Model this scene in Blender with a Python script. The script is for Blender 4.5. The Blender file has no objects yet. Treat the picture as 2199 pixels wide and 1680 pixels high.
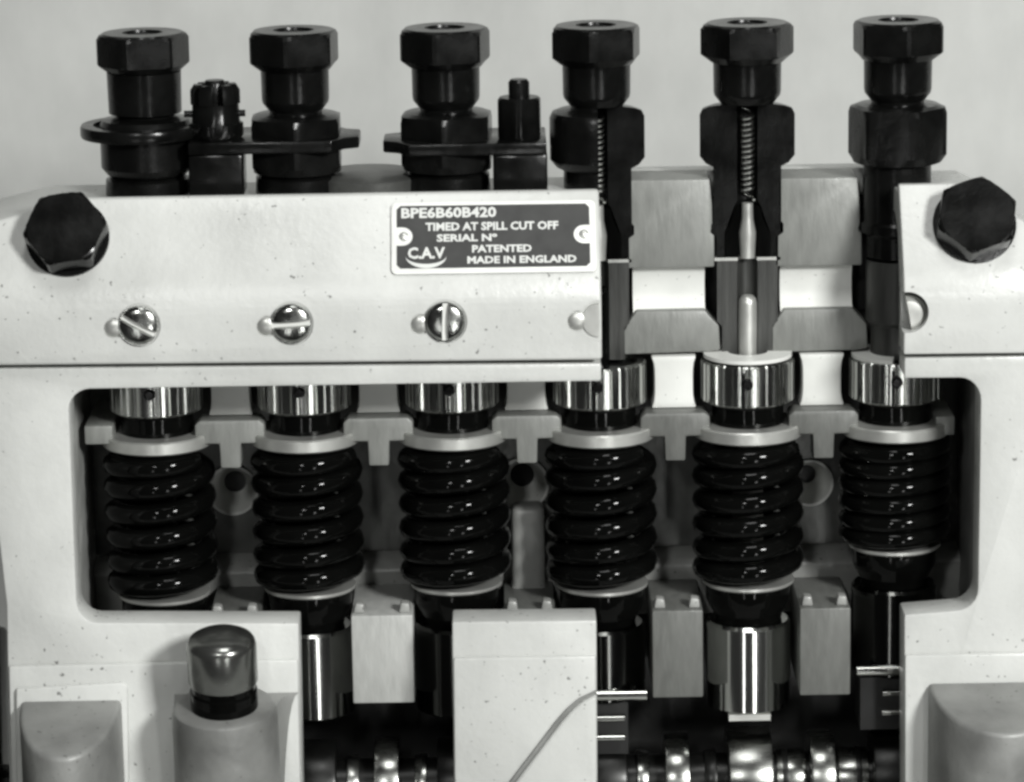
import bpy, bmesh, math, random
from mathutils import Vector, Matrix
random.seed(4)
SC = bpy.context.scene
COL = SC.collection
MM = 0.001
R = math.radians

# ------------------------------------------------------------------ camera
DIST, PITCH, ROLL, FPX = 950.0, R(13.0), R(0.95), 7790.0     # mm, rad, rad, focal length in photo px (2199 wide)
PW, PH = 2199.0, 1680.0
CF = Vector((0, math.cos(PITCH), -math.sin(PITCH)))
_u0 = Vector((0, math.sin(PITCH), math.cos(PITCH))); _r0 = Vector((1, 0, 0))
CR = _r0 * math.cos(ROLL) - _u0 * math.sin(ROLL)
CU = _r0 * math.sin(ROLL) + _u0 * math.cos(ROLL)
CP = -CF * DIST
cam = bpy.data.cameras.new('camera')
cam.sensor_fit = 'HORIZONTAL'; cam.sensor_width = 36.0
cam.lens = 36.0 * FPX / PW
cam.clip_start = 0.05; cam.clip_end = 30
camo = bpy.data.objects.new('camera', cam); COL.objects.link(camo)
m = Matrix.Identity(4)
for i in range(3):
    m[i][0] = CR[i]; m[i][1] = CU[i]; m[i][2] = -CF[i]; m[i][3] = CP[i] * MM
camo.matrix_world = m
SC.camera = camo

# ------------------------------------------------------------------ world, lamps, exposure
w = bpy.data.worlds.new('World'); SC.world = w; w.use_nodes = True
bg = w.node_tree.nodes['Background']
bg.inputs['Color'].default_value = (0.99, 1.0, 0.975, 1); bg.inputs['Strength'].default_value = 0.04

def lamp(name, az, el, dist, size, power, tgt=(0, 20, 0), sy=None):
    l = bpy.data.lights.new(name, 'AREA'); l.energy = power
    l.shape = 'RECTANGLE'; l.size = size; l.size_y = sy or size
    l.color = (0.995, 1.0, 0.98)
    o = bpy.data.objects.new(name, l); COL.objects.link(o)
    d = Vector((math.sin(R(az)) * math.cos(R(el)), -math.cos(R(az)) * math.cos(R(el)), math.sin(R(el))))
    o.location = (Vector(tgt) + d * dist) * MM
    o.rotation_euler = (-d).to_track_quat('-Z', 'Y').to_euler()
    return o
lamp('key_lamp', 30, 23, 1300, 0.18, 19.5, sy=0.20)
lamp('fill_lamp', -10, 26, 1400, 0.11, 3.0)
lamp('top_lamp', 6, 68, 1100, 0.3, 3.6)
lamp('low_lamp_right', 17, -16, 1250, 0.07, 1.5, tgt=(0, 22, -60), sy=0.42)
lamp('low_lamp_left', -12, -16, 1250, 0.05, 0.6, tgt=(0, 22, -60), sy=0.42)

vs = SC.view_settings
vs.view_transform = 'Standard'; vs.look = 'None'; vs.gamma = 1.0; vs.use_curve_mapping = False
vs.exposure = 0.0

# ------------------------------------------------------------------ pixel <-> place
def proj(p):
    d = Vector(p) - CP; z = d.dot(CF)
    return (PW / 2 + FPX * d.dot(CR) / z, PH / 2 - FPX * d.dot(CU) / z)
def ray(u, v):
    return CF + CR * ((u - PW / 2) / FPX) + CU * ((PH / 2 - v) / FPX)
def P(u, v, y=0.0):
    d = ray(u, v); t = (y - CP.y) / d.y
    return CP + d * t
def PP(u, v, o, n):
    d = ray(u, v); t = (Vector(o) - CP).dot(n) / d.dot(n)
    return CP + d * t
def zx(x, v, y):
    z = 0.0
    for _ in range(30):
        z += (proj((x, y, z))[1] - v) * 0.12
    return z

# ------------------------------------------------------------------ materials
def node(nt, t, **k):
    n = nt.nodes.new(t)
    for a, b in k.items(): setattr(n, a, b)
    return n
def mat(name, col, rough=0.5, metal=0.0, var=0.06, scale=60.0, streak=None, bump=0.0, bscale=400.0, specks=0.0, coat=0.0, rvar=0.08, spec=0.5, big=0.0):
    ma = bpy.data.materials.new(name); ma.use_nodes = True
    nt = ma.node_tree; b = nt.nodes['Principled BSDF']; L = nt.links.new
    b.inputs['Roughness'].default_value = rough; b.inputs['Metallic'].default_value = metal
    b.inputs['Specular IOR Level'].default_value = spec
    b.inputs['Coat Weight'].default_value = coat; b.inputs['Coat Roughness'].default_value = 0.12
    tc = node(nt, 'ShaderNodeTexCoord')
    n1 = node(nt, 'ShaderNodeTexNoise'); n1.inputs['Scale'].default_value = scale; n1.inputs['Detail'].default_value = 5
    mp = node(nt, 'ShaderNodeMapping'); L(tc.outputs['Object'], mp.inputs['Vector'])
    if streak: mp.inputs['Scale'].default_value = streak
    L(mp.outputs['Vector'], n1.inputs['Vector'])
    mr = node(nt, 'ShaderNodeMapRange'); mr.inputs['From Min'].default_value = 0.3; mr.inputs['From Max'].default_value = 0.7
    mr.inputs['To Min'].default_value = 1 - var * 2; mr.inputs['To Max'].default_value = 1 + var
    L(n1.outputs['Fac'], mr.inputs['Value'])
    mx = node(nt, 'ShaderNodeVectorMath', operation='SCALE'); mx.inputs[0].default_value = col
    L(mr.outputs['Result'], mx.inputs['Scale'])
    last = mx.outputs['Vector']
    if big:
        nb = node(nt, 'ShaderNodeTexNoise'); nb.inputs['Scale'].default_value = 14; nb.inputs['Detail'].default_value = 6; nb.inputs['Roughness'].default_value = 0.65
        m2 = node(nt, 'ShaderNodeMapping'); m2.inputs['Scale'].default_value = (1.6, 1, 0.7); L(tc.outputs['Object'], m2.inputs['Vector']); L(m2.outputs['Vector'], nb.inputs['Vector'])
        rb = node(nt, 'ShaderNodeMapRange'); rb.inputs['From Min'].default_value = 0.32; rb.inputs['From Max'].default_value = 0.68
        rb.inputs['To Min'].default_value = 1 - big; rb.inputs['To Max'].default_value = 1 + big * .4
        L(nb.outputs['Fac'], rb.inputs['Value'])
        mb = node(nt, 'ShaderNodeVectorMath', operation='SCALE'); L(last, mb.inputs[0]); L(rb.outputs['Result'], mb.inputs['Scale']); last = mb.outputs['Vector']
    if specks:
        vo = node(nt, 'ShaderNodeTexNoise'); vo.inputs['Scale'].default_value = 640; vo.inputs['Detail'].default_value = 2
        L(tc.outputs['Object'], vo.inputs['Vector'])
        big = node(nt, 'ShaderNodeTexNoise'); big.inputs['Scale'].default_value = 38; L(tc.outputs['Object'], big.inputs['Vector'])
        ad = node(nt, 'ShaderNodeMath', operation='MULTIPLY_ADD'); ad.inputs[1].default_value = 0.24
        L(big.outputs['Fac'], ad.inputs[0]); L(vo.outputs['Fac'], ad.inputs[2])
        cr = node(nt, 'ShaderNodeMapRange'); cr.inputs['From Min'].default_value = 0.815; cr.inputs['From Max'].default_value = 0.855
        L(ad.outputs[0], cr.inputs['Value'])
        ms = node(nt, 'ShaderNodeMix', data_type='RGBA'); 
        sc = node(nt, 'ShaderNodeMath', operation='MULTIPLY'); sc.inputs[1].default_value = specks
        L(cr.outputs['Result'], sc.inputs[0]); L(sc.outputs[0], ms.inputs['Factor'])
        L(last, ms.inputs['A']); ms.inputs['B'].default_value = (0.05, 0.05, 0.045, 1)
        last = ms.outputs['Result']
    L(last, b.inputs['Base Color'])
    r2 = node(nt, 'ShaderNodeMapRange'); r2.inputs['From Min'].default_value = 0.3; r2.inputs['From Max'].default_value = 0.7
    r2.inputs['To Min'].default_value = max(0.02, rough - rvar); r2.inputs['To Max'].default_value = rough + rvar
    L(n1.outputs['Fac'], r2.inputs['Value']); L(r2.outputs['Result'], b.inputs['Roughness'])
    if bump:
        n2 = node(nt, 'ShaderNodeTexNoise'); n2.inputs['Scale'].default_value = bscale; n2.inputs['Detail'].default_value = 4
        L(mp.outputs['Vector'], n2.inputs['Vector'])
        bp = node(nt, 'ShaderNodeBump'); bp.inputs['Strength'].default_value = bump; bp.inputs['Distance'].default_value = 0.0004
        L(n2.outputs['Fac'], bp.inputs['Height']); L(bp.outputs['Normal'], b.inputs['Normal'])
    return ma

M = {}
M['alu'] = mat('pale_painted_casting', (0.5337, 0.5412, 0.5222), 0.34, 0.0, 0.05, 45, bump=0.3, bscale=520, specks=0.7, big=0.13)
M['rough_alu'] = mat('rough_casting', (0.3183, 0.3223, 0.3093), 0.45, 0.15, 0.14, 70, bump=0.5, bscale=300, specks=0.6)
M['cast'] = mat('dull_rough_casting', (0.2290, 0.2320, 0.2230), 0.45, 0.2, 0.20, 50, bump=0.6, bscale=260, specks=0.5)  # darker casting tone: shading of the bosses put into the colour
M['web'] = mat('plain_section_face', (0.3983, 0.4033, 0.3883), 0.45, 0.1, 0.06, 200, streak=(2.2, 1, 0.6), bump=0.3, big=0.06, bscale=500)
M['inner_alu'] = mat('shaded_casting', (0.095, 0.097, 0.092), 0.38, 0.45, 0.22, 60, bump=0.5, bscale=220, specks=0.4)  # window interior's shade is put into this tone; the blanking boss shares it
M['white'] = mat('machined_bright_bore', (0.6558, 0.6633, 0.6358), 0.45, 0.0, 0.05, 60, bump=0.1, bscale=500, specks=0.4)
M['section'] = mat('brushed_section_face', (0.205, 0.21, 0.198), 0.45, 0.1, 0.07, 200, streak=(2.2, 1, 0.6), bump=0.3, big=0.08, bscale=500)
M['section_mid'] = mat('mid_grey_section_face', (0.125, 0.128, 0.12), 0.45, 0.1, 0.08, 200, streak=(2.2, 1, 0.6), bump=0.3, big=0.10, bscale=500)  # section face in a mid-grey tone, for webs and ribs
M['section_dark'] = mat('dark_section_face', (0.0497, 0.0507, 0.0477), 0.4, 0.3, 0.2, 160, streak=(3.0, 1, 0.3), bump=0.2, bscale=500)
M['black'] = mat('blackened_steel', (0.0045, 0.0046, 0.0044), 0.24, 0.0, 0.3, 90, bump=0.15, bscale=500, spec=0.22, rvar=0.08)
M['gloss_black'] = mat('glossy_black_enamel', (0.0025, 0.0026, 0.0024), 0.07, 0.0, 0.2, 90, rvar=0.03, spec=0.11, bump=0.3, bscale=140)
M['cavity'] = mat('shade_dark_cavity', (0.0060, 0.0061, 0.0058), 0.45, 0.0, 0.3, 70, bump=0.2)  # near-black colour stands in for the shade inside the open casting
M['steel'] = mat('polished_steel', (0.6150, 0.6200, 0.5950), 0.17, 1.0, 0.08, 120, streak=(1, 1, 0.15), rvar=0.05)
M['tappet_steel'] = mat('streaked_polished_steel', (0.2988, 0.3028, 0.2913), 0.14, 1.0, 0.15, 120, streak=(1, 1, 0.15), rvar=0.05)
M['screw_steel'] = mat('worn_screw_steel', (0.42, 0.428, 0.41), 0.2, 1.0, 0.2, 250, bump=0.15, bscale=900, rvar=0.08)
M['chrome'] = mat('chromed_steel', (0.55, 0.56, 0.54), 0.13, 1.0, 0.1, 120, streak=(1, 1, 0.15), rvar=0.04)
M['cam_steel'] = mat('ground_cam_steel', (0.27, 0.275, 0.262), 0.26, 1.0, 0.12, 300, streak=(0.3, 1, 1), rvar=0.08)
M['cam_dark'] = mat('dark_cam_steel', (0.012, 0.0122, 0.0116), 0.35, 0.6, 0.15, 200, rvar=0.08)  # near-black version of the cam steel
M['rim_steel'] = mat('worn_bright_steel', (0.42, 0.428, 0.41), 0.19, 1.0, 0.15, 300, streak=(1, 1, 0.1), rvar=0.08)
M['dark_steel'] = mat('dark_polished_steel', (0.0548, 0.0558, 0.0533), 0.13, 1.0, 0.15, 120, streak=(1, 1, 0.15), rvar=0.05)
M['satin'] = mat('satin_steel_ring', (0.5450, 0.5500, 0.5250), 0.38, 0.7, 0.08, 120)
M['cap'] = mat('tarnished_plated_cap', (0.20, 0.204, 0.194), 0.24, 0.9, 0.15, 90, rvar=0.06)
M['plate_dark'] = mat('grey_enamel', (0.022, 0.0225, 0.0215), 0.4, 0.0, 0.25, 200)
M['plate_light'] = mat('bare_plate_metal', (0.7158, 0.7233, 0.6958), 0.4, 0.0, 0.05, 150)
M['print'] = mat('white_lettering', (0.60, 0.61, 0.59), 0.5, 0.0, 0.04, 200)
M['paper'] = mat('pale_backdrop', (0.49, 0.496, 0.48), 0.8, 0.0, 0.05, 30, bump=0.1, bscale=60, big=0.11)

# ------------------------------------------------------------------ mesh helpers (all in mm, world axes)
BASE = {}
def new_bm(): return bmesh.new()
def smooth(me, ang=32):
    for p in me.polygons: p.use_smooth = True
    me.set_sharp_from_angle(angle=R(ang))
def obj(name, bm, material, parent=None, bevel=0.0, seg=2, ang=32):
    base = BASE[parent] if parent else None
    bmesh.ops.remove_doubles(bm, verts=bm.verts, dist=1e-4)
    bmesh.ops.recalc_face_normals(bm, faces=bm.faces)
    if bevel:
        es = [e for e in bm.edges if len(e.link_faces) == 2 and e.calc_face_angle(0) > R(35)]
        bmesh.ops.bevel(bm, geom=es, offset=bevel, segments=seg, affect='EDGES', profile=0.5, clamp_overlap=True)
    if base is None:
        xs = [v.co for v in bm.verts]
        base = Vector(((min(c.x for c in xs) + max(c.x for c in xs)) / 2, (min(c.y for c in xs) + max(c.y for c in xs)) / 2, min(c.z for c in xs)))
    for v in bm.verts: v.co = (v.co - base) * MM
    me = bpy.data.meshes.new(name); bm.to_mesh(me); bm.free()
    me.materials.append(M[material] if isinstance(material, str) else material)
    smooth(me, ang)
    o = bpy.data.objects.new(name, me); COL.objects.link(o)
    BASE[o] = base
    if parent: o.parent = parent
    else: o.location = base * MM
    return o
def thing(name, label, cat, base, group=None):
    o = bpy.data.objects.new(name, None); COL.objects.link(o)
    o.empty_display_size = 0.005
    o.location = Vector(base) * MM; BASE[o] = Vector(base)
    return tag(o, label, cat, group)
def tag(o, label, cat, group=None):
    o['label'] = label; o['category'] = cat
    if group: o['group'] = group
    return o
def lathe(bm, prof, x, y, a0=0.0, a1=360.0, n=48, closed=True, rfun=None):
    """revolve polygon prof [(r,z)] about the vertical axis at x,y. a=0 is +x, -90 is towards camera."""
    full = abs(a1 - a0 - 360) < 1e-6
    k = n if full else n + 1
    rings = []
    for i in range(k):
        a = R(a0 + (a1 - a0) * i / n)
        ring = []
        for (r, z) in prof:
            rr = rfun(r, a, z) if rfun else r
            ring.append(bm.verts.new((x + rr * math.cos(a), y + rr * math.sin(a), z)))
        rings.append(ring)
    q = len(prof)
    for i in range(k if full else k - 1):
        A = rings[i]; B = rings[(i + 1) % k]
        for j in range(q if closed else q - 1):
            j2 = (j + 1) % q
            f = [A[j], A[j2], B[j2], B[j]]
            if prof[j][0] < 1e-6 and prof[j2][0] < 1e-6: continue
            try: bm.faces.new(f)
            except ValueError: pass
    if not full and closed:
        bm.faces.new(rings[0]); bm.faces.new(list(reversed(rings[-1])))
    bmesh.ops.remove_doubles(bm, verts=bm.verts, dist=1e-4)
    bmesh.ops.dissolve_degenerate(bm, edges=bm.edges, dist=1e-5)
    return bm
def hexf(apo, rot=0.0):
    def f(r, a, z):
        t = (a - R(rot)) % R(60) - R(30)
        return min(r, apo / math.cos(t))
    return f
def prism(bm, pts, vec):
    """pts: coplanar world points; extruded by vec"""
    vec = Vector(vec)
    A = [bm.verts.new(p) for p in pts]; B = [bm.verts.new(Vector(p) + vec) for p in pts]
    n = len(pts)
    bm.faces.new(A); bm.faces.new(list(reversed(B)))
    for i in range(n): bm.faces.new([A[i], B[i], B[(i + 1) % n], A[(i + 1) % n]])
    return bm
def box(bm, lo, hi):
    x0, y0, z0 = lo; x1, y1, z1 = hi
    return prism(bm, [Vector((x0, y0, z0)), Vector((x1, y0, z0)), Vector((x1, y0, z1)), Vector((x0, y0, z1))], (0, y1 - y0, 0))
def pix(pts, y): return [P(u, v, y) for u, v in pts]
def arc(cx, cy, r, a0, a1, n=6, ry=None):
    ry = ry or r
    return [(cx + r * math.cos(R(a0 + (a1 - a0) * i / n)), cy - ry * math.sin(R(a0 + (a1 - a0) * i / n))) for i in range(n + 1)]
def xcyl(bm, x0, x1, y, z, r0, r1=None, n=40, ecc=0.0):
    r1 = r1 or r0
    A = []; B = []
    for i in range(n):
        a = 2 * math.pi * i / n; c, s = math.cos(a), math.sin(a)
        e = 1 + ecc * max(0, math.cos(a - R(250))) ** 3
        A.append(bm.verts.new((x0, y + r0 * e * c, z + r0 * e * s))); B.append(bm.verts.new((x1, y + r1 * e * c, z + r1 * e * s)))
    bm.faces.new(A); bm.faces.new(list(reversed(B)))
    for i in range(n): bm.faces.new([A[i], B[i], B[(i + 1) % n], A[(i + 1) % n]])
    return bm
def helix(bm, x, y, z0, z1, rad, wire, turns, end=0.7, nt=30, nw=10, ph=0.0):
    """coil from z0 (bottom) to z1 (top): wire centre line; closed end coils"""
    N = int(turns * nt); prev = None
    tot = turns
    def zz(t):
        k = t * tot
        fl = end
        act = tot - 2 * fl
        if k < fl: s = 0.12 * (k / fl)
        elif k > tot - fl: s = 1 - 0.12 * ((tot - k) / fl)
        else:
            q = (k - fl) / act; s = 0.12 + 0.76 * q
        return z0 + (z1 - z0) * s
    pts = []
    for i in range(N + 1):
        t = i / N; a = 2 * math.pi * tot * t + ph
        pts.append(Vector((x + rad * math.cos(a), y + rad * math.sin(a), zz(t))))
    for i, p in enumerate(pts):
        d = (pts[min(i + 1, N)] - pts[max(i - 1, 0)]).normalized()
        o = Vector((p.x - x, p.y - y, 0)).normalized(); b = d.cross(o).normalized(); o = b.cross(d)
        ring = [bm.verts.new(p + (o * math.cos(2 * math.pi * j / nw) + b * math.sin(2 * math.pi * j / nw)) * wire) for j in range(nw)]
        if prev:
            for j in range(nw): bm.faces.new([prev[j], prev[(j + 1) % nw], ring[(j + 1) % nw], ring[j]])
        else: bm.faces.new(ring)
        prev = ring
    bm.faces.new(list(reversed(prev)))
    return bm
def boolean(o, cutters):
    """cut each bmesh (mm, world) out of object o"""
    for c in cutters:
        base = BASE[o]
        bmesh.ops.recalc_face_normals(c, faces=c.faces)
        for v in c.verts: v.co = (v.co - base) * MM
        me = bpy.data.meshes.new('cut'); c.to_mesh(me); c.free()
        co = bpy.data.objects.new('cut', me); COL.objects.link(co); co.matrix_world = Matrix.Translation(base * MM)
        md = o.modifiers.new('b', 'BOOLEAN'); md.operation = 'DIFFERENCE'; md.solver = 'EXACT'; md.object = co
        bpy.context.view_layer.update()
        dg = bpy.context.evaluated_depsgraph_get()
        nm = bpy.data.meshes.new_from_object(o.evaluated_get(dg))
        o.modifiers.remove(md); o.data = nm; smooth(nm)
        bpy.data.objects.remove(co)
def bisect(bm, co, no, clear_outer=True):
    g = bm.verts[:] + bm.edges[:] + bm.faces[:]
    r = bmesh.ops.bisect_plane(bm, geom=g, plane_co=co, plane_no=no, clear_outer=clear_outer)
    es = [e for e in r['geom_cut'] if isinstance(e, bmesh.types.BMEdge)]
    bmesh.ops.holes_fill(bm, edges=[e for e in bm.edges if e.is_boundary], sides=0)

# ------------------------------------------------------------------ main layout numbers
AY = 34.0                                             # depth of the six element axes behind the front face
xa, xb = P(340, 952, AY).x, P(1922, 940, AY).x
PITCHX = (xb - xa) / 5
X = [xa + PITCHX * i for i in range(6)]
GAP = [(X[i] + X[i + 1]) / 2 for i in range(5)]
X5 = X[4]
def Z(v, y=AY, x=X5): return zx(x, v, y)             # heights measured in the column of the fifth element
U = 0.1262                                            # mm per photo pixel at the axes

# ------------------------------------------------------------------ backdrop
bm = new_bm()
prof = []
zt = -165.0
for i in range(9):
    a = R(-90 + 90 * i / 8)
    prof.append((190 + 60 * math.cos(a), zt + 60 + 60 * math.sin(a)))
prof = [(-110, zt)] + prof + [(250, 420)]
for s in range(len(prof) - 1):
    (y0, z0), (y1, z1) = prof[s], prof[s + 1]
    vv = [bm.verts.new(c) for c in ((-700, y0, z0), (700, y0, z0), (700, y1, z1), (-700, y1, z1))]
    bm.faces.new(vv)
bd = obj('backdrop', bm, 'paper', ang=60); bd['kind'] = 'structure'; bd['label'] = 'plain pale grey backdrop sweeping up behind the pump'

# ------------------------------------------------------------------ pump housing
housing = thing('pump_housing', 'pale cast housing of a six-cylinder fuel injection pump, cut open to show its works', 'pump housing', (0, 25, zt))
ZB = P(1100, 780, -2).z                              # lower edge of the upper slab
ZBEND = P(1100, 628, -2).z
ZTOP = P(1100, 411, 13).z
SLOPE = math.atan2(15.0, ZTOP - ZBEND)
SN = Vector((0, -math.cos(SLOPE), math.sin(SLOPE)))  # outward normal of the sloping face
SO = Vector((0, -2, ZBEND))
YBACK = 50.0
XL, XR = P(-45, 700, 0).x, P(2265, 700, 0).x
def slab_profile():
    p = [(-2, ZB - 6)]
    # rounded bend
    rb = 22.0; t = rb * math.tan(SLOPE / 2)
    p.append((-2, ZBEND - t))
    for i in range(1, 8):
        a = SLOPE * i / 7
        p.append((-2 + rb - rb * math.cos(a), ZBEND - t + rb * math.sin(a)))
    p += [(13.0, ZTOP), (15.5, ZTOP), (17.0, ZTOP - 2.6), (YBACK, ZTOP - 2.6), (YBACK, ZTOP - 9), (22, ZTOP - 9), (14.5, ZTOP - 14), (10, ZBEND - 4), (10, ZB - 6)]
    return p
def slab(x0, x1, cut, low):
    bm = new_bm()
    prism(bm, [Vector((x0, y, z)) for y, z in slab_profile()], (x1 - x0, 0, 0))
    a, b = cut
    d = (b - a).normalized(); n = Vector((-d.z, 0, d.x))
    if n.z < 0: n = -n
    bisect(bm, a, n)
    a, b = low; d = (b - a).normalized(); n = Vector((-d.z, 0, d.x))
    bisect(bm, a, n if n.z < 0 else -n)
    return obj('upper_cover', bm, 'alu', housing, bevel=0.9, seg=3)
XC0, XC1 = P(1291, 600, -2).x, P(1942, 600, -2).x
up_l = slab(XL, XC0, (P(228, 413, 13), P(-40, 478, 13)), (P(0, 786, -2), P(1290, 774, -2)))
up_r = slab(XC1, XR, (P(2045, 394, 13), P(2230, 486, 13)), (P(1942, 762, -2), P(2199, 759, -2)))

# lower front: three wall panels round the window
def panel(pts, thick=12, mat_='alu', y=0.0, name='front_wall', bevel=0.6):
    bm = new_bm(); prism(bm, pix(pts, y), (0, thick, 0)); return obj(name, bm, mat_, housing, bevel=bevel)
BOT = 1790
panel([(-45, 792), (1291, 781), (1291, 819)] + arc(194, 880, 46, 90, 180, 6, 44) + arc(210, 1288, 46, 180, 270, 6, 50) + [(641, 1339), (650, BOT), (22, BOT), (14, 1300)])
panel([(971, 1336), (1281, 1333), (1284, BOT), (976, BOT)])
panel([(2265, 765), (1942, 769), (1942, 813)] + arc(2062, 860, 44, 90, 0, 6, 48) + arc(2052, 1264, 48, 0, -90, 6) + [(1942, 1321), (1942, BOT), (2240, BOT)])
# raised lower pads: the casting steps out below this line
def pad(pts, y=-1.8): return panel(pts, 1.75, y=y, name='lower_pad', bevel=0.8)
pad([(18, 1432), (640, 1417), (648, BOT), (26, BOT)])
pad([(973, 1414), (1280, 1409), (1283, BOT), (977, BOT)])
pad([(1943, 1408), (2258, 1402), (2240, BOT), (1943, BOT)])
# round flange pad on the middle panel, cut by the section
cv = [(1062, BOT), (1085, 1712), (1124, 1660), (1174, 1595), (1205, 1554), (1229, 1527), (1252, 1508), (1281, 1494)]
bm = new_bm(); prism(bm, pix(cv + [(1283, BOT)], -4.6), (0, 2.75, 0)); obj('flange_pad', bm, 'alu', housing, bevel=0.9, seg=3)
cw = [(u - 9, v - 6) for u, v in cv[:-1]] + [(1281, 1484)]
bm = new_bm(); prism(bm, pix(cw + [(u, v) for u, v in reversed(cv)], -3.0), (0, 1.15, 0)); obj('flange_edge_shade', bm, 'cast', housing)  # darker strip stands in for the shaded fillet round the pad

# box behind the window: back wall, end walls, floor
YB = 58.0
zf = P(1100, 1338, 12).z
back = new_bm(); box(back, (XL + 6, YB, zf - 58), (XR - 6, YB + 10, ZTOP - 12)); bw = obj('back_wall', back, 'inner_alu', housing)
holes = []
for gi, (u, v, r) in {0: (500, 1052, 52), 2: (1122, 1038, 54), 4: (1738, 1036, 48)}.items():
    c = P(u, v, YB); rr = r * U * 1.02
    cb = new_bm(); lathe(cb, [(0, 0), (rr, 0), (rr, 14), (0, 14)], 0, 0, n=32)
    cb.transform(Matrix.Translation((c.x, YB - 3, c.z)) @ Matrix.Rotation(R(-90), 4, 'X')); holes.append(cb)
    lb = new_bm(); lathe(lb, [(rr - .2, -1.0), (rr + .5, -1.0), (rr + .5, -.05), (rr - .05, -.05), (rr - .05, 9.5), (rr - 3.6, 9.5)], 0, 0, n=40)
    lb.transform(Matrix.Translation((c.x, YB, c.z)) @ Matrix.Rotation(R(-90), 4, 'X'))
    obj('bore_ring', lb, 'white', bw)
boolean(bw, holes)
bm = new_bm(); box(bm, (XL + 8, YB + 10.05, zf - 50), (XR - 8, YB + 13, ZTOP - 14)); obj('dark_backing', bm, 'cavity', housing)  # added dark backing: keeps the bored holes dark, hides the backdrop
zl = Z(1196, YB, 0)
bm = new_bm(); prism(bm, [Vector((XL + 8, YB - 8, zl - 1.2)), Vector((XL + 8, YB - 6, zl + 1.0)), Vector((XL + 8, YB - .02, zl + 2.6)), Vector((XL + 8, YB - .02, zl - 16)), Vector((XL + 8, YB - 5, zl - 16))], (XR - XL - 16, 0, 0)); obj('ledge', bm, 'rough_alu', housing, bevel=0.5)
# centre web between third and fourth element
gx = GAP[2]
bm = new_bm(); zz0, zz1 = Z(1345, 50, gx), Z(1078, 50, gx)
pts = [(gx - 12, zz0), (gx - 7, zz0 + 6), (gx - 4.6, zz0 + 14), (gx - 4.6, zz1), (gx + 4.6, zz1), (gx + 4.6, zz0 + 14), (gx + 7, zz0 + 6), (gx + 12, zz0)]
prism(bm, [Vector((a, 44, b)) for a, b in pts], (0, 9, 0)); obj('centre_web', bm, 'rough_alu', housing, bevel=2.0, seg=3)
for s, (u, v) in enumerate([(163, 1100), (2098, 1080)]):
    xx = P(u, v, 12).x; zt_, zb_ = ZB - 2, zf - 58
    bm = new_bm(); a, b = (xx - 9, xx - .5) if s == 0 else (xx + .5, xx + 9)
    box(bm, (a, 12.02, zb_), (b, YB - .02, zt_)); obj('end_wall', bm, 'rough_alu', housing, bevel=0.8)
    # bearing corner lug
    c = P((228, 2022)[s], (920, 900)[s], AY)
    bm = new_bm(); box(bm, (c.x - (5 if s == 0 else 2.6), 26, c.z - 2.6), (c.x + 2.6, YB - .05, c.z + 2.6)); obj('guide_lug', bm, 'section', housing, bevel=0.5)

# webs between the tappet bores (section faces) with locking lugs, and ribs above
webs = [(None), (750, 886, 1320, 1506), None, (1390, 1500, 1309, 1496), (1699, 1809, 1306, 1489)]
for g in range(5):
    gx = GAP[g]
    zt_ = Z(1309, 20, X5); zb_ = Z(1496, 20, X5)
    hw = 8.4 if g == 1 else 6.9
    if g == 1: zb_ -= 0.2
    y0 = 14.0 if g in (0, 2) else 20.0
    bm = new_bm(); box(bm, (gx - hw, y0, zb_), (gx + hw, YB - .03, zt_))
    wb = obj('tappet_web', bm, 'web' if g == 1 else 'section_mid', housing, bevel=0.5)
    for sx in (-1, 1):
        bm = new_bm(); lx = gx + sx * (hw - 2.2); prism(bm, [Vector((lx - 1.6, 22, zt_ + .02)), Vector((lx + 1.6, 22, zt_ + .02)), Vector((lx + 1.2, 22, zt_ + 2.6)), Vector((lx - 1.0, 22, zt_ + 2.9))], (0, 4, 0))
        obj('locking_lug', bm, 'rough_alu', wb, bevel=0.5)
    # T-shaped guide rib
    zt_ = Z(885, 27, X5); zb_ = Z(935, 27, X5)
    bm = new_bm()
    pts = [(-9.4, zb_ + 1.2), (-8.6, zb_), (-2.9, zb_), (-2.7, zb_ - 6.8), (2.7, zb_ - 6.8), (2.9, zb_), (8.6, zb_), (9.4, zb_ + 1.2), (9.4, zt_ - 1.2), (8.0, zt_), (-8.0, zt_), (-9.4, zt_ - 1.2)]
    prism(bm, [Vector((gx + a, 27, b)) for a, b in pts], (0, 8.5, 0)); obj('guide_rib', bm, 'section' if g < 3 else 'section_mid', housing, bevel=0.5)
    # bright bridge above the rib, waisted
    z2 = Z(762, 34, X5)
    pts = []
    for i in range(9):
        q = i / 8; pts.append((-5.2 - 0.9 * (2 * q - 1) ** 4, zt_ + .03 + (z2 - zt_) * q))
    pts = pts + [(-a, b) for a, b in reversed(pts)]
    bm = new_bm(); prism(bm, [Vector((gx + a, 33, b)) for a, b in pts], (0, 9, 0)); obj('bridge', bm, 'white', housing, bevel=0.5)

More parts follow.
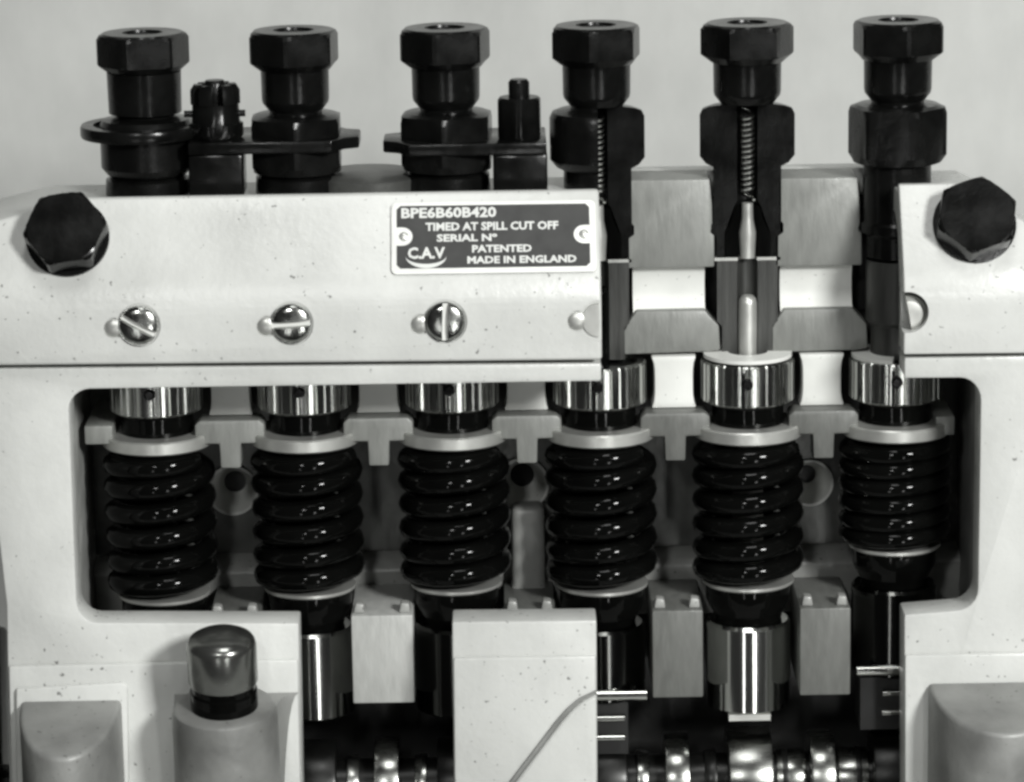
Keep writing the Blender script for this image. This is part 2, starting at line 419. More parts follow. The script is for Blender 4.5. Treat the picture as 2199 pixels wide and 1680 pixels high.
# section blocks of the delivery head, between the cut elements
def block(pts, name, material, y=AY, depth=16.0, bevel=0.5):
    bm = new_bm(); prism(bm, pix(pts, y), (0, depth, 0)); return obj(name, bm, material, housing, bevel=bevel)
for dx, dy in ((0, 0), (317, -4)):
    s = lambda L: [(u + dx, v + dy) for u, v in L]
    block(s([(1353, 388), (1524, 385), (1529, 440), (1530, 482), (1526, 500), (1534, 505), (1534, 574), (1346, 577), (1347, 508), (1355, 503), (1353, 440)]), 'section_block', 'section', AY, 15.9)
    block(s([(1366, 669), (1513, 666), (1528, 684), (1544, 700), (1547, 752), (1520, 757), (1478, 757), (1340, 762), (1338, 716), (1350, 692)]), 'section_block', 'section', AY, 12.0)
    # fuel gallery channel: concave half pipe along the pump
    zc_ = Z(620, AY, X5) if dx == 0 else Z(620, AY, X5) + .1
    x0, x1 = P(1360 + dx, 620, AY).x, P(1515 + dx, 620, AY).x
    rr = Z(571) - Z(668); rr = rr / 2 + .6
    bm = new_bm(); sec = []
    for i in range(15):
        a = R(-90 + 180 * i / 14); sec.append((AY + .6 + rr * .62 * math.cos(a), zc_ + rr * math.sin(a)))
    sec = sec + [(AY + 11, zc_ + rr), (AY + 11, zc_ - rr)]
    prism(bm, [Vector((x0, a, b)) for a, b in sec], (x1 - x0, 0, 0)); obj('gallery_channel', bm, 'white', housing, ang=60)
    # bright ledge under the block (end of the bore seat)
    q = P(1505 + dx, 752, AY)
    bm = new_bm(); lathe(bm, [(5.4, q.z - 1.7), (12.0, q.z - 1.7), (12.0, q.z - .7), (5.4, q.z - .5)], X[4] if dx == 0 else X[5], AY, 100, 260 if dx else 440, n=30)
    obj('seat_ring', bm, 'white', housing)
# cast head behind the cut holders
bm = new_bm(); box(bm, (XC0 - 4, YBACK + .1, ZTOP - 9), (XC1 + 6, YB - .1, ZTOP - 1.5)); obj('head_back', bm, 'alu', housing, bevel=0.6)
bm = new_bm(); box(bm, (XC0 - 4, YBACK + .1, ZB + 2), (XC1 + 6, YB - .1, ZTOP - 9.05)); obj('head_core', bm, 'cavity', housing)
bm = new_bm()
q = P(800, 405, 40)
lathe(bm, [(0, ZTOP - 3), (14.5, ZTOP - 3), (14.5, ZTOP + .9), (12.5, ZTOP + 1.9), (0, ZTOP + 2.4)], q.x - 1, 37, n=40); obj('blanking_boss', bm, 'inner_alu', housing)

# cam cavity: dark rear wall and floor
zc = P(1100, 1684, AY).z
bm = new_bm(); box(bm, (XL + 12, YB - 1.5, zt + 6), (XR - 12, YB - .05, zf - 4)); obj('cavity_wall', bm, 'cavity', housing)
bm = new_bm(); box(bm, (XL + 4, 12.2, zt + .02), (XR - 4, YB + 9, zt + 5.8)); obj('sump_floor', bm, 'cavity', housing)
for u0, u1 in ((22, 650), (976, 1284), (1942, 2240)):
    a, b = P(u0, BOT, 0).x, P(u1, BOT, 0).x
    bm = new_bm(); box(bm, (a + .4, 0.3, zt + .02), (b - .4, 11.7, P(1100, BOT, 0).z + 1)); obj('foot', bm, 'alu', housing)

# mounting bosses low on the front
def outline_boss(x0, x1, yfront, ztop, drop, name):
    bm = new_bm(); n = 22; pts = []
    xc, hw = (x0 + x1) / 2, (x1 - x0) / 2
    for i in range(n + 1):
        a = R(180 + 180 * i / n)
        pts.append(Vector((xc + hw * math.copysign(abs(math.cos(a)) ** .95, math.cos(a)), -1.7 + (yfront + 1.7) * abs(math.sin(a)) ** .95, zt + .05)))
    prism(bm, pts, (0, 0, ztop + 4 - zt))
    bisect(bm, Vector((xc, -1.7, ztop)), Vector((0, -drop, -yfront)).normalized() if False else Vector((0, -math.sin(drop), math.cos(drop))))
    return obj(name, bm, 'cast', housing, bevel=1.2, seg=3)
a, b = P(45, 1500, -2), P(262, 1500, -2)
outline_boss(a.x, b.x, -30, a.z, R(15), 'mounting_boss')
a, b = P(1993, 1466, -2), P(2275, 1466, -2)
outline_boss(a.x, b.x, -30, a.z, R(11), 'mounting_boss')
bm = new_bm(); prism(bm, pix([(34, 1480), (264, 1466), (274, 1476), (278, BOT), (36, BOT)], -3.5), (0, 1.65, 0)); obj('boss_rim', bm, 'alu', housing, bevel=0.7)

# ------------------------------------------------------------------ filler boss and cap
TILT = R(9)
c0 = P(482, 1515, -15)
T = Matrix.Translation(c0) @ Matrix.Rotation(TILT, 4, 'X')
bm = new_bm(); lathe(bm, [(0, -75), (14.6, -75), (13.9, -3), (13.4, -.6), (12.6, 0), (0, 0)], 0, 0, n=64); bm.transform(T)
bisect(bm, Vector((0, 0, zt + .1)), Vector((0, 0, -1)))
bisect(bm, Vector((0, -1.9, 0)), Vector((0, 1, 0)))
obj('filler_boss', bm, 'cast', housing, ang=40)
bm = new_bm(); n = 12
pts = [(13.2 + 5.5 * (1 - math.sin(R(a))), 12.8 - 9.5 * (1 - math.cos(R(a)))) for a in range(0, 91, 9)]
pts = [(18.7, 13.4)] + pts + [(0, 3.3), (-13.6, 3.3), (-14.4, 13.4)]
prism(bm, [Vector((a, b, -70)) for a, b in pts], (0, 0, 70 - 3.0)); bm.transform(T)
bisect(bm, Vector((0, 0, zt + .15)), Vector((0, 0, -1)))
bisect(bm, Vector((0, -1.85, 0)), Vector((0, 1, 0)))
obj('boss_fillet', bm, 'cast', housing, bevel=0.9, seg=3)
capo = thing('filler_cap', 'domed plated cap on black neck, screwed into the round boss below the window', 'cap', c0)
bm = new_bm(); lathe(bm, [(0, .05), (8.9, .05), (8.9, 4.6), (8.4, 5.2), (8.4, 7.0), (0, 7.0)], 0, 0); bm.transform(T); obj('neck', bm, 'gloss_black', capo)
dome = [(0, 7.05), (8.9, 7.05), (9.15, 7.6), (9.15, 17.4), (8.9, 18.6), (8.2, 19.6), (6.6, 20.5), (4.2, 21.2), (2.0, 21.5), (0, 21.6)]
bm = new_bm(); lathe(bm, dome, 0, 0, n=56); bm.transform(T); obj('dome', bm, 'cap', capo, ang=50)

# ------------------------------------------------------------------ hex bolts, screws and nameplate on the cover
def frame_on(o, n, up=Vector((0, 0, 1))):
    z = n.normalized(); x = up.cross(z).normalized(); y = z.cross(x)
    mm = Matrix.Identity(4)
    for i in range(3): mm[i][0], mm[i][1], mm[i][2], mm[i][3] = x[i], y[i], z[i], o[i]
    return mm
for (u, v, rot, lab) in ((146, 512, 8, 'large black hexagon bolt head on the uncut end of the cover, beyond the slotted screws'),
                         (2092, 483, 20, 'large black hexagon bolt head on the cut-away end, above the half-cut screw seat')):
    o = PP(u, v, SO, SN); F = frame_on(o, SN)
    t = thing('hex_bolt', lab, 'bolt', o, 'hexagon bolts at the ends of the cover')
    bm = new_bm(); lathe(bm, [(0, 1.0), (10.4, 1.0), (10.9, 1.4), (10.9, 7.0), (10.1, 7.6), (9.6, 7.8), (0, 7.8)], 0, 0, n=72, rfun=hexf(9.6, rot)); bm.transform(F); obj('head', bm, 'black', t, ang=14)
    bm = new_bm(); lathe(bm, [(0, .02), (10.9, .02), (10.9, .97), (0, .97)], 0, 0); bm.transform(F); obj('washer', bm, 'black', t)
FN = Vector((0, -1, 0))
def pocket(u, v, rad):
    c = new_bm(); lathe(c, [(0, 0), (rad, 0), (rad, 4), (0, 4)], 0, 0, n=40); c.transform(frame_on(P(u, v, -1.3), FN)); return c
pk = []
for u_, v_ in ((298, 698), (626, 694), (956, 690)): pk += [pocket(u_, v_, 5.75), pocket(u_ - 53, v_ + 6, 2.75)]
pk += [pocket(1240, 689, 2.75), pocket(1287, 687, 5.3)]
boolean(up_l, pk)
def screw(u, v, rot, lab):
    o = P(u, v, -1.3); F = frame_on(o, FN)
    t = thing('slotted_screw', lab, 'screw', o, 'slotted screws along the cover')
    prof = [(0, .03), (5.2, .03), (5.25, 1.3)] + [(5.0 * math.cos(R(a)), 1.3 + 1.25 * math.sin(R(a))) for a in range(0, 90, 12)] + [(0, 2.55)]
    bm = new_bm(); lathe(bm, prof, 0, 0, n=48); bm.transform(F); h = obj('head', bm, 'screw_steel', t, ang=40)
    cb = new_bm(); box(cb, (-9, -.85, .7), (9, .85, 6)); cb.transform(F @ Matrix.Rotation(R(rot), 4, 'Z')); boolean(h, [cb])
    cb = new_bm(); box(cb, (-4.9, -.72, .72), (4.9, .72, .95)); cb.transform(F @ Matrix.Rotation(R(rot), 4, 'Z')); obj('slot', cb, 'white', h)  # pale insert stands in for light caught on the slot floor
    o2 = P(u - 53, v + 6, -1.3); F2 = frame_on(o2, FN)
    bm = new_bm(); lathe(bm, [(0, .03), (2.3, .03), (2.3, .5), (1.7, .9), (0, 1.1)], 0, 0, n=28); bm.transform(F2); obj('locking_pin', bm, 'satin', t)
screw(298, 698, -30, 'round-headed slotted screw below the cover bolt, slot slanting')
screw(626, 694, 3, 'round-headed slotted screw, slot lying level, between two other slotted screws')
screw(956, 690, 88, 'round-headed slotted screw under the nameplate, slot standing upright')
# the two seats that the section plane cuts through
o = P(1240, 689, -1.3); F = frame_on(o, FN)
bm = new_bm(); lathe(bm, [(0, .03), (2.3, .03), (2.3, .5), (1.7, .9), (0, 1.1)], 0, 0, n=28); bm.transform(F); obj('locking_pin', bm, 'satin', housing)
o = P(1287, 687, -1.3); F = frame_on(o, FN)
bm = new_bm(); lathe(bm, [(0, .02), (4.6, .02), (4.4, .7), (0, .9)], 0, 0, 92, 268, n=24); bm.transform(F); obj('screw_seat', bm, 'satin', housing)
o = P(1950, 672, -2.0)
cb = new_bm(); lathe(cb, [(0, -8), (5.4, -8), (5.4, 6), (0, 6)], 0, 0, n=40); cb.transform(frame_on(o, FN)); boolean(up_r, [cb])
F = frame_on(P(1950, 672, 3.0), FN)
bm = new_bm(); lathe(bm, [(0, -2), (4.9, -2), (4.9, 1.2), (3.6, 2.4), (0, 3.0)], 0, 0, -80, 100, n=24); bm.transform(F); obj('screw_end', bm, 'satin', housing)

# nameplate
co = PP(1058, 512, SO, SN)
F = frame_on(co, SN)
def loc2(u, v):
    p = F.inverted() @ PP(u, v, SO, SN); return p.x, p.y
pl = thing('nameplate', 'small riveted maker\'s plate, dark enamel with white lettering, at the cut edge of the cover', 'nameplate', co)
def rrect(x0, y0, x1, y1, r, n=5):
    out = []
    for cx, cy, a in ((x1 - r, y1 - r, 0), (x0 + r, y1 - r, 90), (x0 + r, y0 + r, 180), (x1 - r, y0 + r, 270)):
        out += [(cx + r * math.cos(R(a + 90 * i / n)), cy + r * math.sin(R(a + 90 * i / n))) for i in range(n + 1)]
    return out
ROTP = math.atan2(loc2(1270, 508)[1] - loc2(846, 514)[1], loc2(1270, 508)[0] - loc2(846, 514)[0])
FR = F @ Matrix.Rotation(ROTP, 4, 'Z')
def pxy(u, v):
    p = FR.inverted() @ PP(u, v, SO, SN); return p.x, p.y
x0, y1 = pxy(840, 438); x1, _ = pxy(1278, 432); _, y0 = pxy(842, 592)
bm = new_bm(); prism(bm, [Vector((a, b, .03)) for a, b in rrect(x0, y0, x1, y1, 1.5)], (0, 0, .8)); bm.transform(FR); plate = obj('plate', bm, 'plate_light', pl, bevel=0.2)
ex0, ey1 = pxy(852, 446); ex1, _ = pxy(1265, 440); _, ey0 = pxy(853, 580)
ym = (ey0 + ey1) / 2 + .2; rn = 2.6
out = []
out += [(ex1, ym + rn)] + [(ex1 - 2.4 - 0 + 0, ym + rn)] if False else []
def nick(xe, s):   # semicircular notch for the rivet ear, s=+1 right side going down, -1 left side going up
    return [(xe - s * (1.6 + rn * math.sin(R(a))), ym + s * rn * math.cos(R(a))) for a in range(0, 181, 20)]
out = [(ex0 + 1, ey1), (ex1 - 1, ey1), (ex1, ey1 - 1), (ex1, ym + rn)] + nick(ex1, 1) + [(ex1, ym - rn), (ex1, ey0 + 1), (ex1 - 1, ey0), (ex0 + 1, ey0), (ex0, ey0 + 1), (ex0, ym - rn)] + nick(ex0, -1) + [(ex0, ym + rn), (ex0, ey1 - 1)]
bm = new_bm(); prism(bm, [Vector((a, b, .84)) for a, b in out], (0, 0, .16)); bm.transform(FR); enamel = obj('enamel', bm, 'plate_dark', pl)
for xe in (ex0 + 1.9, ex1 - 1.5):
    bm = new_bm(); lathe(bm, [(0, .84), (1.25, .84), (1.1, 1.35), (.6, 1.6), (0, 1.65)], 0, 0, n=24); bm.transform(FR @ Matrix.Translation((xe, ym, 0))); obj('rivet', bm, 'satin', plate)
def text(s, u0, u1, vbase, vtop, bold=.06):
    cu = bpy.data.curves.new('t', 'FONT'); cu.body = s; cu.size = 1; cu.offset = 0.035; cu.extrude = .02; cu.resolution_u = 2
    to = bpy.data.objects.new('t', cu); COL.objects.link(to); bpy.context.view_layer.update()
    me = bpy.data.meshes.new_from_object(to.evaluated_get(bpy.context.evaluated_depsgraph_get()))
    bpy.data.objects.remove(to)
    b = bmesh.new(); b.from_mesh(me)
    xs = [v.co.x for v in b.verts]; ys = [v.co.y for v in b.verts]
    a0, b0 = pxy(u0, vbase); a1, _ = pxy(u1, vbase); _, b1 = pxy(u0, vtop)
    for v in b.verts:
        v.co = Vector((a0 + (v.co.x - min(xs)) / (max(xs) - min(xs)) * (a1 - a0), b0 + (v.co.y - min(ys)) / (max(ys) - min(ys)) * (b1 - b0), 1.03 + (v.co.z + .02) * 3))
    b.transform(FR)
    return obj('lettering', b, 'print', enamel)
text('BPE6B60B420', 862, 1066, 473, 450)
text('TIMED AT SPILL CUT OFF', 914, 1199, 500, 482)
text('SERIAL Nº', 938, 1068, 523, 507)
text('PATENTED', 1014, 1142, 546, 530)
text('MADE IN ENGLAND', 1004, 1238, 570, 554)
text('C.A.V', 876, 956, 560, 535)
bm = new_bm(); A_, B_ = [], []
for i in range(17):
    q = i / 16; a = R(188 + 168 * q); ux = 915 + 44 * math.cos(a); k = .6 + 3.8 * math.sin(math.pi * q)
    vv = 553 - 22 * math.sin(a)
    A_.append(pxy(ux, vv - k)); B_.append(pxy(ux * 1.0, vv + k))
pts = A_ + B_[::-1]
prism(bm, [Vector((a, b, 1.03)) for a, b in pts], (0, 0, .1)); bm.transform(FR); obj('emblem_swoosh', bm, 'print', enamel)

# ------------------------------------------------------------------ delivery valve holders
z_cap_t, z_cap_b = Z(48), Z(120)
z_nk_b, z_tp = Z(203), Z(219)
z_hx_t, z_hx_b = Z(228), Z(350)
z_lo = Z(382)
HL = ['black delivery holder with wide flange, outermost on the uncut side, next to the castellated nut',
      'uncut black delivery holder between the castellated nut and the low grey boss',
      'uncut black delivery holder standing behind the nameplate, beside the plain stud nut',
      'black delivery holder at the cover\'s cut edge, a sliver of coil spring showing in it',
      'black delivery holder sectioned in half, thin coil spring exposed down its middle',
      'black delivery holder beside the hexagon bolt at the cut-away end']
ROT = [12, 22, 17, 20, 5, 38]
for i in range(6):
    x = X[i]
    t = thing('delivery_valve_holder', HL[i], 'valve holder', (x, AY, ZTOP), 'delivery valve holders')
    bm = new_bm()
    prof = [(0, z_cap_b - 1.4), (9.6, z_cap_b - 1.4), (12.0, z_cap_b + .4), (12.5, z_cap_b + .8), (12.5, z_cap_t - 1.5), (11.6, z_cap_t - .5), (10.6, z_cap_t), (5.4, z_cap_t), (5.2, z_cap_t - .7), (0, z_cap_t - .7)]
    lathe(bm, prof, x, AY, n=72, rfun=hexf(10.85, ROT[i])); obj('union_nut', bm, 'black', t, ang=14)
    nk = [(7.2, z_tp - .02), (8.8, z_nk_b), (9.0, z_nk_b + 1), (9.1, z_cap_b - 1.43)] if i else [(9.7, z_tp - .02), (9.9, z_cap_b - 1.43)]
    bm = new_bm(); lathe(bm, [(0, z_tp - .02)] + nk + [(0, z_cap_b - 1.43)], x, AY, n=56); obj('neck', bm, 'black', t)
    # body
    r_hex, r_low = 12.7, 9.1
    if i == 0: r_hex = 12.3
    elif i in (1, 2, 5): r_hex = 13.4
    outer = [(r_low, z_lo - 6), (r_low, z_hx_b - 1.0), (r_hex - 1.6, z_hx_b), (r_hex, z_hx_b + 2), (r_hex, z_hx_t - 2.2), (r_hex - .7, z_hx_t - .7), (r_hex - 2.6, z_hx_t), (7.0, z_hx_t + .4), (7.0, z_tp - .06)]
    if i == 0: outer[6:9] = [(r_hex - 2.5, z_hx_t - .5), (8.2, z_hx_t), (7.4, z_tp - .06)]
    if i < 3 or i == 5:
        if i == 5: outer = [(8.3, Z(553)), (8.3, Z(508)), (9.7, Z(500)), (9.7, Z(482)), (r_low, Z(476))] + outer[1:]
        prof = [(0, outer[0][1])] + outer + [(0, z_tp - .06)]
        bm = new_bm(); lathe(bm, prof, x, AY, n=72, rfun=None if i == 0 else hexf(11.7, ROT[i] + 9)); obj('body', bm, 'black', t, ang=18)
        if i == 5: continue
        bm = new_bm(); lathe(bm, [(r_low + .02, ZTOP - 2.58), (11.4, ZTOP - 2.58), (11.2, ZTOP + 1.6), (10, ZTOP + 2.3), (r_low + .02, ZTOP + 2.3)], x, AY, n=48); obj('collar', bm, 'black', t)
    else:
        zbt = Z(553)
        br = 2.75
        outer2 = [(8.3, zbt), (8.3, Z(508)), (9.7, Z(500)), (9.7, Z(482)), (r_low, Z(476))] + outer[1:]
        inner = [(br, z_tp - .06), (br, Z(432)), (3.4, Z(440)), (6.2, Z(500)), (6.2, zbt)]
        a0, a1 = {3: (0, 270), 4: (0, 180), 5: (-90, 180)}[i]
        # the cap rib that closes the bore above
        bm = new_bm(); lathe(bm, outer2 + inner, x, AY, a0, a1, n=64); obj('body', bm, 'black', t, ang=28)

# springs, valves, barrels and plungers of the three cut elements
SL = {3: 'thin delivery spring just showing at the cover\'s cut edge', 4: 'thin bright delivery spring in the middle of the fully sectioned holder'}
BL = {3: 'dark pump barrel at the cover\'s cut edge, seen as a narrow strip', 4: 'dark sectioned pump barrel round the bright round-topped plunger', 5: 'dark pump barrel beside the half-cut screw seat'}
z_ba_t, z_ba_b = Z(560), Z(768)
for i in (3, 4, 5):
    x = X[i]
    a0, a1 = {3: (0, 270), 4: (0, 180), 5: (-180, 180)}[i]
    t = thing('pump_barrel', BL[i], 'pump barrel', (x, AY, z_ba_b), 'pump barrels')
    bm = new_bm(); lathe(bm, [(2.75, z_ba_b), (6.9, z_ba_b), (6.9, Z(700)), (8.2, Z(690)), (8.2, z_ba_t), (2.75, z_ba_t)], x, AY, a0, a1, n=48); obj('barrel', bm, 'section_dark', t)
    if i == 5: continue
    bm = new_bm(); helix(bm, x, AY, Z(434) + .5, Z(226), 1.75, .42, 14.5, end=.6, nt=20, nw=7)
    tag(obj('delivery_spring', bm, 'steel'), SL[i], 'coil spring', 'delivery springs')
    t = thing('delivery_valve', {3: 'delivery valve in the element at the cover\'s cut edge', 4: 'bright delivery valve below the exposed thin spring'}[i], 'valve', (x, AY, Z(552)), 'delivery valves')
    bm = new_bm(); lathe(bm, [(0, Z(553)), (2.0, Z(553)), (2.3, Z(500)), (1.6, Z(470)), (1.5, Z(436)), (0, Z(434))], x, AY, n=28); obj('stem', bm, 'satin', t)
    bm = new_bm(); lathe(bm, [(2.5, Z(553)), (6.1, Z(553)), (6.1, Z(503)), (4.2, Z(470)), (3.3, Z(443)), (2.0, Z(441)), (2.0, Z(468)), (2.5, Z(500))], x, AY, a0, a1, n=40); obj('seat', bm, 'dark_steel', t)
    bm = new_bm(); lathe(bm, [(2.6, z_ba_t + .05), (8.9, z_ba_t + .05), (8.9, z_ba_t + .9), (2.6, z_ba_t + .9)], x, AY, a0, a1, n=40); obj('washer', bm, 'satin', t)
PLL = ['dark plunger inside the plunger spring by the lit end wall of the window', 'dark plunger inside the spring over the narrow opening\'s bright tappet', 'dark plunger inside the spring above the edge of the solid middle panel',
       'dark plunger inside the spring at the cover\'s cut edge', 'bright round-topped plunger in the sectioned barrel', 'dark plunger inside the shortest, most compressed spring']

# ------------------------------------------------------------------ clamps between the holders
zcl = Z(292)
def clamp(i, j, u, lab, castle):
    xm = P(u, 300, 30).x
    t = thing('clamp', lab, 'clamp', (xm, 29, ZTOP), 'clamps holding the delivery holders')
    zp = Z(318, AY, X[i]); zq = zp + 3.2
    zp_t = zq
    bm = new_bm(); box(bm, (xm - 7.2, 21.5, ZTOP - 2.57), (xm + 7.2, 36, zp - .03)); obj('post', bm, 'black', t, bevel=1.0)
    k = j if castle else i; sg = 1 if castle else -1
    bm = new_bm()
    pl_ = [(xm - sg * 7.0, 20.2), (X[k] + sg * 10, 20.2), (X[k] + sg * 13.2, 26), (X[k] + sg * 16.9, 28), (X[k] + sg * 16.9, 40), (X[k] + sg * 13.2, 42), (X[k] + sg * 10, 47.5), (xm - sg * 7.0, 47.5)]
    prism(bm, [Vector((a, b, zp)) for a, b in pl_], (0, 0, 3.2)); obj('plate', bm, 'black', t, bevel=0.45)
    for k in ((0,) if castle else ()):
        sgn = -1 if k == i else 1
        dz = 3.4 if k == 0 else 0
        bm = new_bm()
        ro = 16.2 if k == 0 else 13.8
        lathe(bm, [(13.0, zp + dz), (ro, zp + dz), (ro + .3, zp + dz + .6), (ro + .3, zq + dz - .6), (ro, zq + dz), (13.0, zq + dz)], X[k] - (1 if k == 0 else 0), AY, n=64)
        obj('ring', bm, 'black', t)
    if castle:
        zt_ = Z(180, 29, xm); zm = Z(222, 29, xm)
        bm = new_bm(); lathe(bm, [(0, zq + .02), (6.6, zq + .02), (7.2, zq + .8), (7.2, zq + 4), (6.4, zq + 4.4), (6.2, zm), (4.0, zm), (0, zm)], xm, 29, n=60, rfun=hexf(6.6, 10)); n_ = obj('castle_nut', bm, 'black', t)
        for k in range(6):
            a = 60 * k + 10
            bm = new_bm(); lathe(bm, [(3.4, zm + .02), (6.6, zm + .02), (6.6, zt_ - 1.6), (5.6, zt_), (3.4, zt_)], xm, 29, a - 17, a + 17, n=6); obj('crown_tooth', bm, 'black', n_)
        bm = new_bm(); lathe(bm, [(0, zm + .02), (3.0, zm + .02), (3.0, zt_), (2.4, zt_ + 1), (0, zt_ + 1.1)], xm, 29, n=24); obj('stud', bm, 'black', t)
        bm = new_bm(); xcyl(bm, xm - 8.3, xm + 7.9, 29 - 1, zm - 2.6, .9); obj('split_pin', bm, 'black', n_)
    else:
        zm = Z(208, 29, xm); zt_ = Z(170, 29, xm)
        bm = new_bm(); lathe(bm, [(0, zq + .02), (5.6, zq + .02), (6.0, zq + .6), (5.9, zm - .6), (5.2, zm), (0, zm)], xm, 29, n=60, rfun=hexf(5.6, 25)); obj('nut', bm, 'black', t)
        bm = new_bm(); lathe(bm, [(0, zm + .02), (2.8, zm + .02), (2.8, zt_ - .8), (2.2, zt_), (0, zt_)], xm, 29, n=28); obj('stud', bm, 'black', t)
clamp(0, 1, 466, 'black clamp with castellated nut and split pin, between two delivery holders', True)
clamp(2, 3, 1116, 'black clamp with plain nut and thin stud end, behind the nameplate', False)

# ------------------------------------------------------------------ control sleeves, plunger springs, tappets
zg_t, zg_b = Z(790, AY - 12.6), Z(879, AY - 12.6)
zco_b = Z(922, AY - 10)
zr_t = zco_b - .1; zr_b = Z(961, AY - 14.9)
WH = ['by the lit end wall of the window', 'above the bright tappet of the narrow lower opening', 'above the edge of the solid middle panel with the curved flange',
      'at the cut edge of the cover', 'below the sectioned barrel with the bright plunger', 'next to the unlit end wall of the window']
for i in range(6):
    x = X[i]
    t = thing('control_sleeve', 'toothed bright control sleeve ' + WH[i], 'control sleeve', (x, AY, zco_b), 'toothed control sleeves')
    NT = 34
    def teeth(r, a, z):
        if r < 12: return r
        d = (a / (2 * math.pi) * NT + .3 * i) % 1.0
        return r - ((.16 + .3 * ((int(a / (2 * math.pi) * NT + .3 * i) * 7) % 5) / 4) if .40 < d < .62 else 0.0)
    bm = new_bm(); lathe(bm, [(2.9, zg_b), (12.2, zg_b), (12.7, zg_b + .5), (12.7, zg_t - .5), (12.2, zg_t), (10.4, zg_t), (10.2, zg_t - 1.0), (2.9, zg_t - 1.0)], x, AY, n=NT * 6, rfun=teeth); rim = obj('toothed_rim', bm, 'rim_steel', t, ang=25)
    bm = new_bm(); lathe(bm, [(2.9, zco_b), (9.8, zco_b), (9.8, zg_b - 1.2), (10.6, zg_b - .03), (2.9, zg_b - .03)], x, AY, n=48); obj('collar', bm, 'gloss_black', t)
    # clamping screw set in the rim
    zc_ = (zg_t + zg_b) / 2 + 1
    bm = new_bm(); lathe(bm, [(0, -.6), (1.6, -.6), (1.6, .5), (1.0, .9), (0, .9)], 0, 0, n=20); bm.transform(frame_on(Vector((x + (-.6 if i < 3 else -1.0), AY - 12.6, zc_)), FN)); obj('clamp_screw', bm, 'black', rim)
    bm = new_bm(); box(bm, (x - 2.4, AY - 13.1, zg_b + .3), (x - 1.5, AY - 11.4, zc_ + 3)); obj('split', bm, 'black', rim)

z_ls = Z(1266, AY - 12.2)
LIFT = [-1.0, 0.2, 0.6, -0.4, 0, 9.6]
TURN = [5.5, 5.5, 5.5, 5.5, 5.5, 5.6]
for i in range(6):
    x = X[i]; lo = z_ls + LIFT[i]
    lab = ['black plunger spring ' + WH[k] for k in range(6)]
    lab[5] = 'shortest, most compressed black plunger spring, next to the unlit end wall of the window'
    t = thing('plunger_spring', lab[i], 'coil spring', (x, AY, lo - 1.2), 'black plunger springs')
    bm = new_bm(); lathe(bm, [(4.4, zr_b), (14.2, zr_b), (14.9, zr_b + .5), (14.9, zr_t - .4), (14.5, zr_t), (4.4, zr_t)], x, AY, n=72); obj('upper_seat', bm, 'satin', t)
    wr = 2.9 if i != 5 else 2.45
    bm = new_bm(); helix(bm, x, AY, lo + wr + .02, zr_b - wr - .02, 15.4 - wr, wr, TURN[i], end=.8, ph=R([146, 158, 150, 139, 154, 148][i])); obj('coil', bm, 'gloss_black', t, ang=70)
    bm = new_bm(); lathe(bm, [(4.4, lo - 1.3), (11.9, lo - 1.3), (12.6, lo - .8), (12.6, lo), (4.4, lo)], x, AY, n=64); obj('lower_seat', bm, 'satin', t)
    pt = Z(632) if i == 4 else z_ba_t - 6
    bm = new_bm()
    tip = [(2.55, pt - 2.4), (2.3, pt - 1.2), (1.5, pt - .3), (0, pt)]
    lathe(bm, [(0, lo - 1.25), (4.2, lo - 1.25), (4.2, zr_b - 8), (2.55, zr_b - 7)] + tip, x, AY, n=40)
    tag(obj('plunger', bm, 'satin' if i == 4 else 'gloss_black', ang=45), PLL[i], 'plunger', 'pump plungers')
TL = ['by the filler boss, behind the left wall', 'bright-streaked steel tappet in the narrow lower opening', 'dark tappet beside the solid middle panel in the narrow lower opening',
      'dark tappet just past the solid middle panel, beside the wide opening\'s first web', 'polished round tappet standing free between two grey webs', 'dark tappet raised highest, beside the window\'s unlit end']
z_tp_b = Z(1536, AY - 11.7)
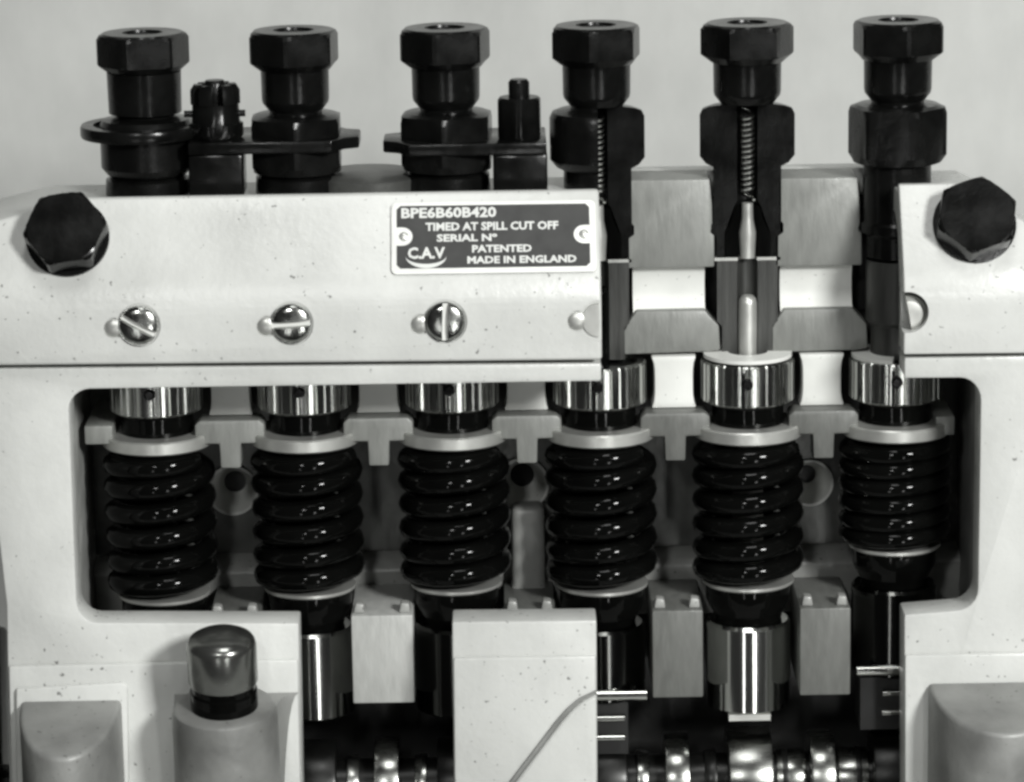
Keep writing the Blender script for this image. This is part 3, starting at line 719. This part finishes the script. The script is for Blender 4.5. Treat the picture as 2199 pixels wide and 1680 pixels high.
for i in (0, 1, 2, 3, 4, 5):
    x = X[i]; lo = z_ls + LIFT[i] - 1.35
    if i == 0: TL[0] = 'dark tappet under the spring by the lit end wall of the window'
    rt = 11.7; drop = Z(1266, AY - 12.2) - Z(1352, AY - 11.7)
    zt_ = z_ls + LIFT[i] - drop; zb_ = z_tp_b + (LIFT[i] if i == 5 else LIFT[i] * .6) + (4 if i == 3 else 0)
    t = thing('tappet', TL[i], 'tappet', (x, AY, zb_), 'tappets under the springs')
    bm = new_bm(); lathe(bm, [(0, zb_), (rt - .5, zb_), (rt, zb_ + .5), (rt, zt_ - .8), (rt - .8, zt_), (0, zt_)], x, AY, n=64); obj('barrel', bm, {1: 'tappet_steel', 4: 'chrome'}.get(i, 'dark_steel'), t)
    bm = new_bm(); lathe(bm, [(0, zt_ + .02), (rt - 2.6, zt_ + .02), (rt - 2.2, zt_ + 2), (11.0, zt_ + 4.6), (11.6, zt_ + 6), (11.6, lo), (0, lo)], x, AY, n=64); obj('head', bm, 'gloss_black', t)
    # roller pin through the skirt
    bm = new_bm(); zz = zb_ + 2.6
    if i in (3, 5):
        xcyl(bm, x - 11.2, x + 11.6, AY - 11.6, zz, 1.5); obj('roller_pin', bm, 'steel', t)
        for k in (1, 2):
            bm = new_bm(); xcyl(bm, x - 4, x + 5.5, AY - 10.5, zb_ - 4.4 * k - 1.2 * (k - 1), .8); obj('skirt_edge', bm, 'steel', t)
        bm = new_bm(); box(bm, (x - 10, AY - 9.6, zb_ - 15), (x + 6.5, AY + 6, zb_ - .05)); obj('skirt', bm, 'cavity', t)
    elif i == 4:
        bm.free(); bm = new_bm(); box(bm, (x - 6.0, AY - 11.2, zb_ - 1.8), (x + 5.4, AY - 4, zb_ - .05)); obj('skirt_edge', bm, 'satin', t)

# ------------------------------------------------------------------ camshaft
cs = thing('camshaft', 'dark camshaft with bright rims lying along the bottom of the pump', 'camshaft', (0, AY, zc - 13))
x0, x1 = P(18, 1652, AY).x - 20, X[5] + 22
bm = new_bm(); xcyl(bm, x0, x1, AY, zc, 7.8); obj('shaft', bm, 'cam_dark', cs)
for i in range(6):
    bm = new_bm(); hw = 6.1
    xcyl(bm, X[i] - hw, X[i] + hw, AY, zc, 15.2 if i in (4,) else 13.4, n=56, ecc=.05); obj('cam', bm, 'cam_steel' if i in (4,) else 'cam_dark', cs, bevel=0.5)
    for sd in (-1, 1):
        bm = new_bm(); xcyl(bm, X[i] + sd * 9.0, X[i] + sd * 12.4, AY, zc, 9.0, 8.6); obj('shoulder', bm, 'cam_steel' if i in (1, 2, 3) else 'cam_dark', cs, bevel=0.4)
for g in range(5):
    bm = new_bm(); xcyl(bm, GAP[g] - 3.4, GAP[g] + 3.4, AY, zc, 13.9, n=56); obj('collar', bm, 'cam_steel', cs, bevel=0.5)
bm = new_bm(); xcyl(bm, X[4] + 7.5, GAP[4] - 4.5, AY, zc, 8.8); obj('journal', bm, 'cam_steel', cs, bevel=0.4)
bm = new_bm(); xcyl(bm, GAP[4] + 4.5, X[5] - 7.2, AY, zc, 8.8); obj('journal', bm, 'cam_steel', cs, bevel=0.4)
bm = new_bm(); xa_ = P(14, 1600, 20).x
xcyl(bm, xa_ - 16, xa_ - 2.0, AY - 4, zc + 10, 38, n=56); obj('coupling', bm, 'gloss_black', cs, bevel=1.5)

# ------------------------------------------------------------------ render
SC.render.engine = 'CYCLES'
SC.cycles.max_bounces = 8
SC.cycles.use_denoising = True
SC.cycles.filter_width = 2.9
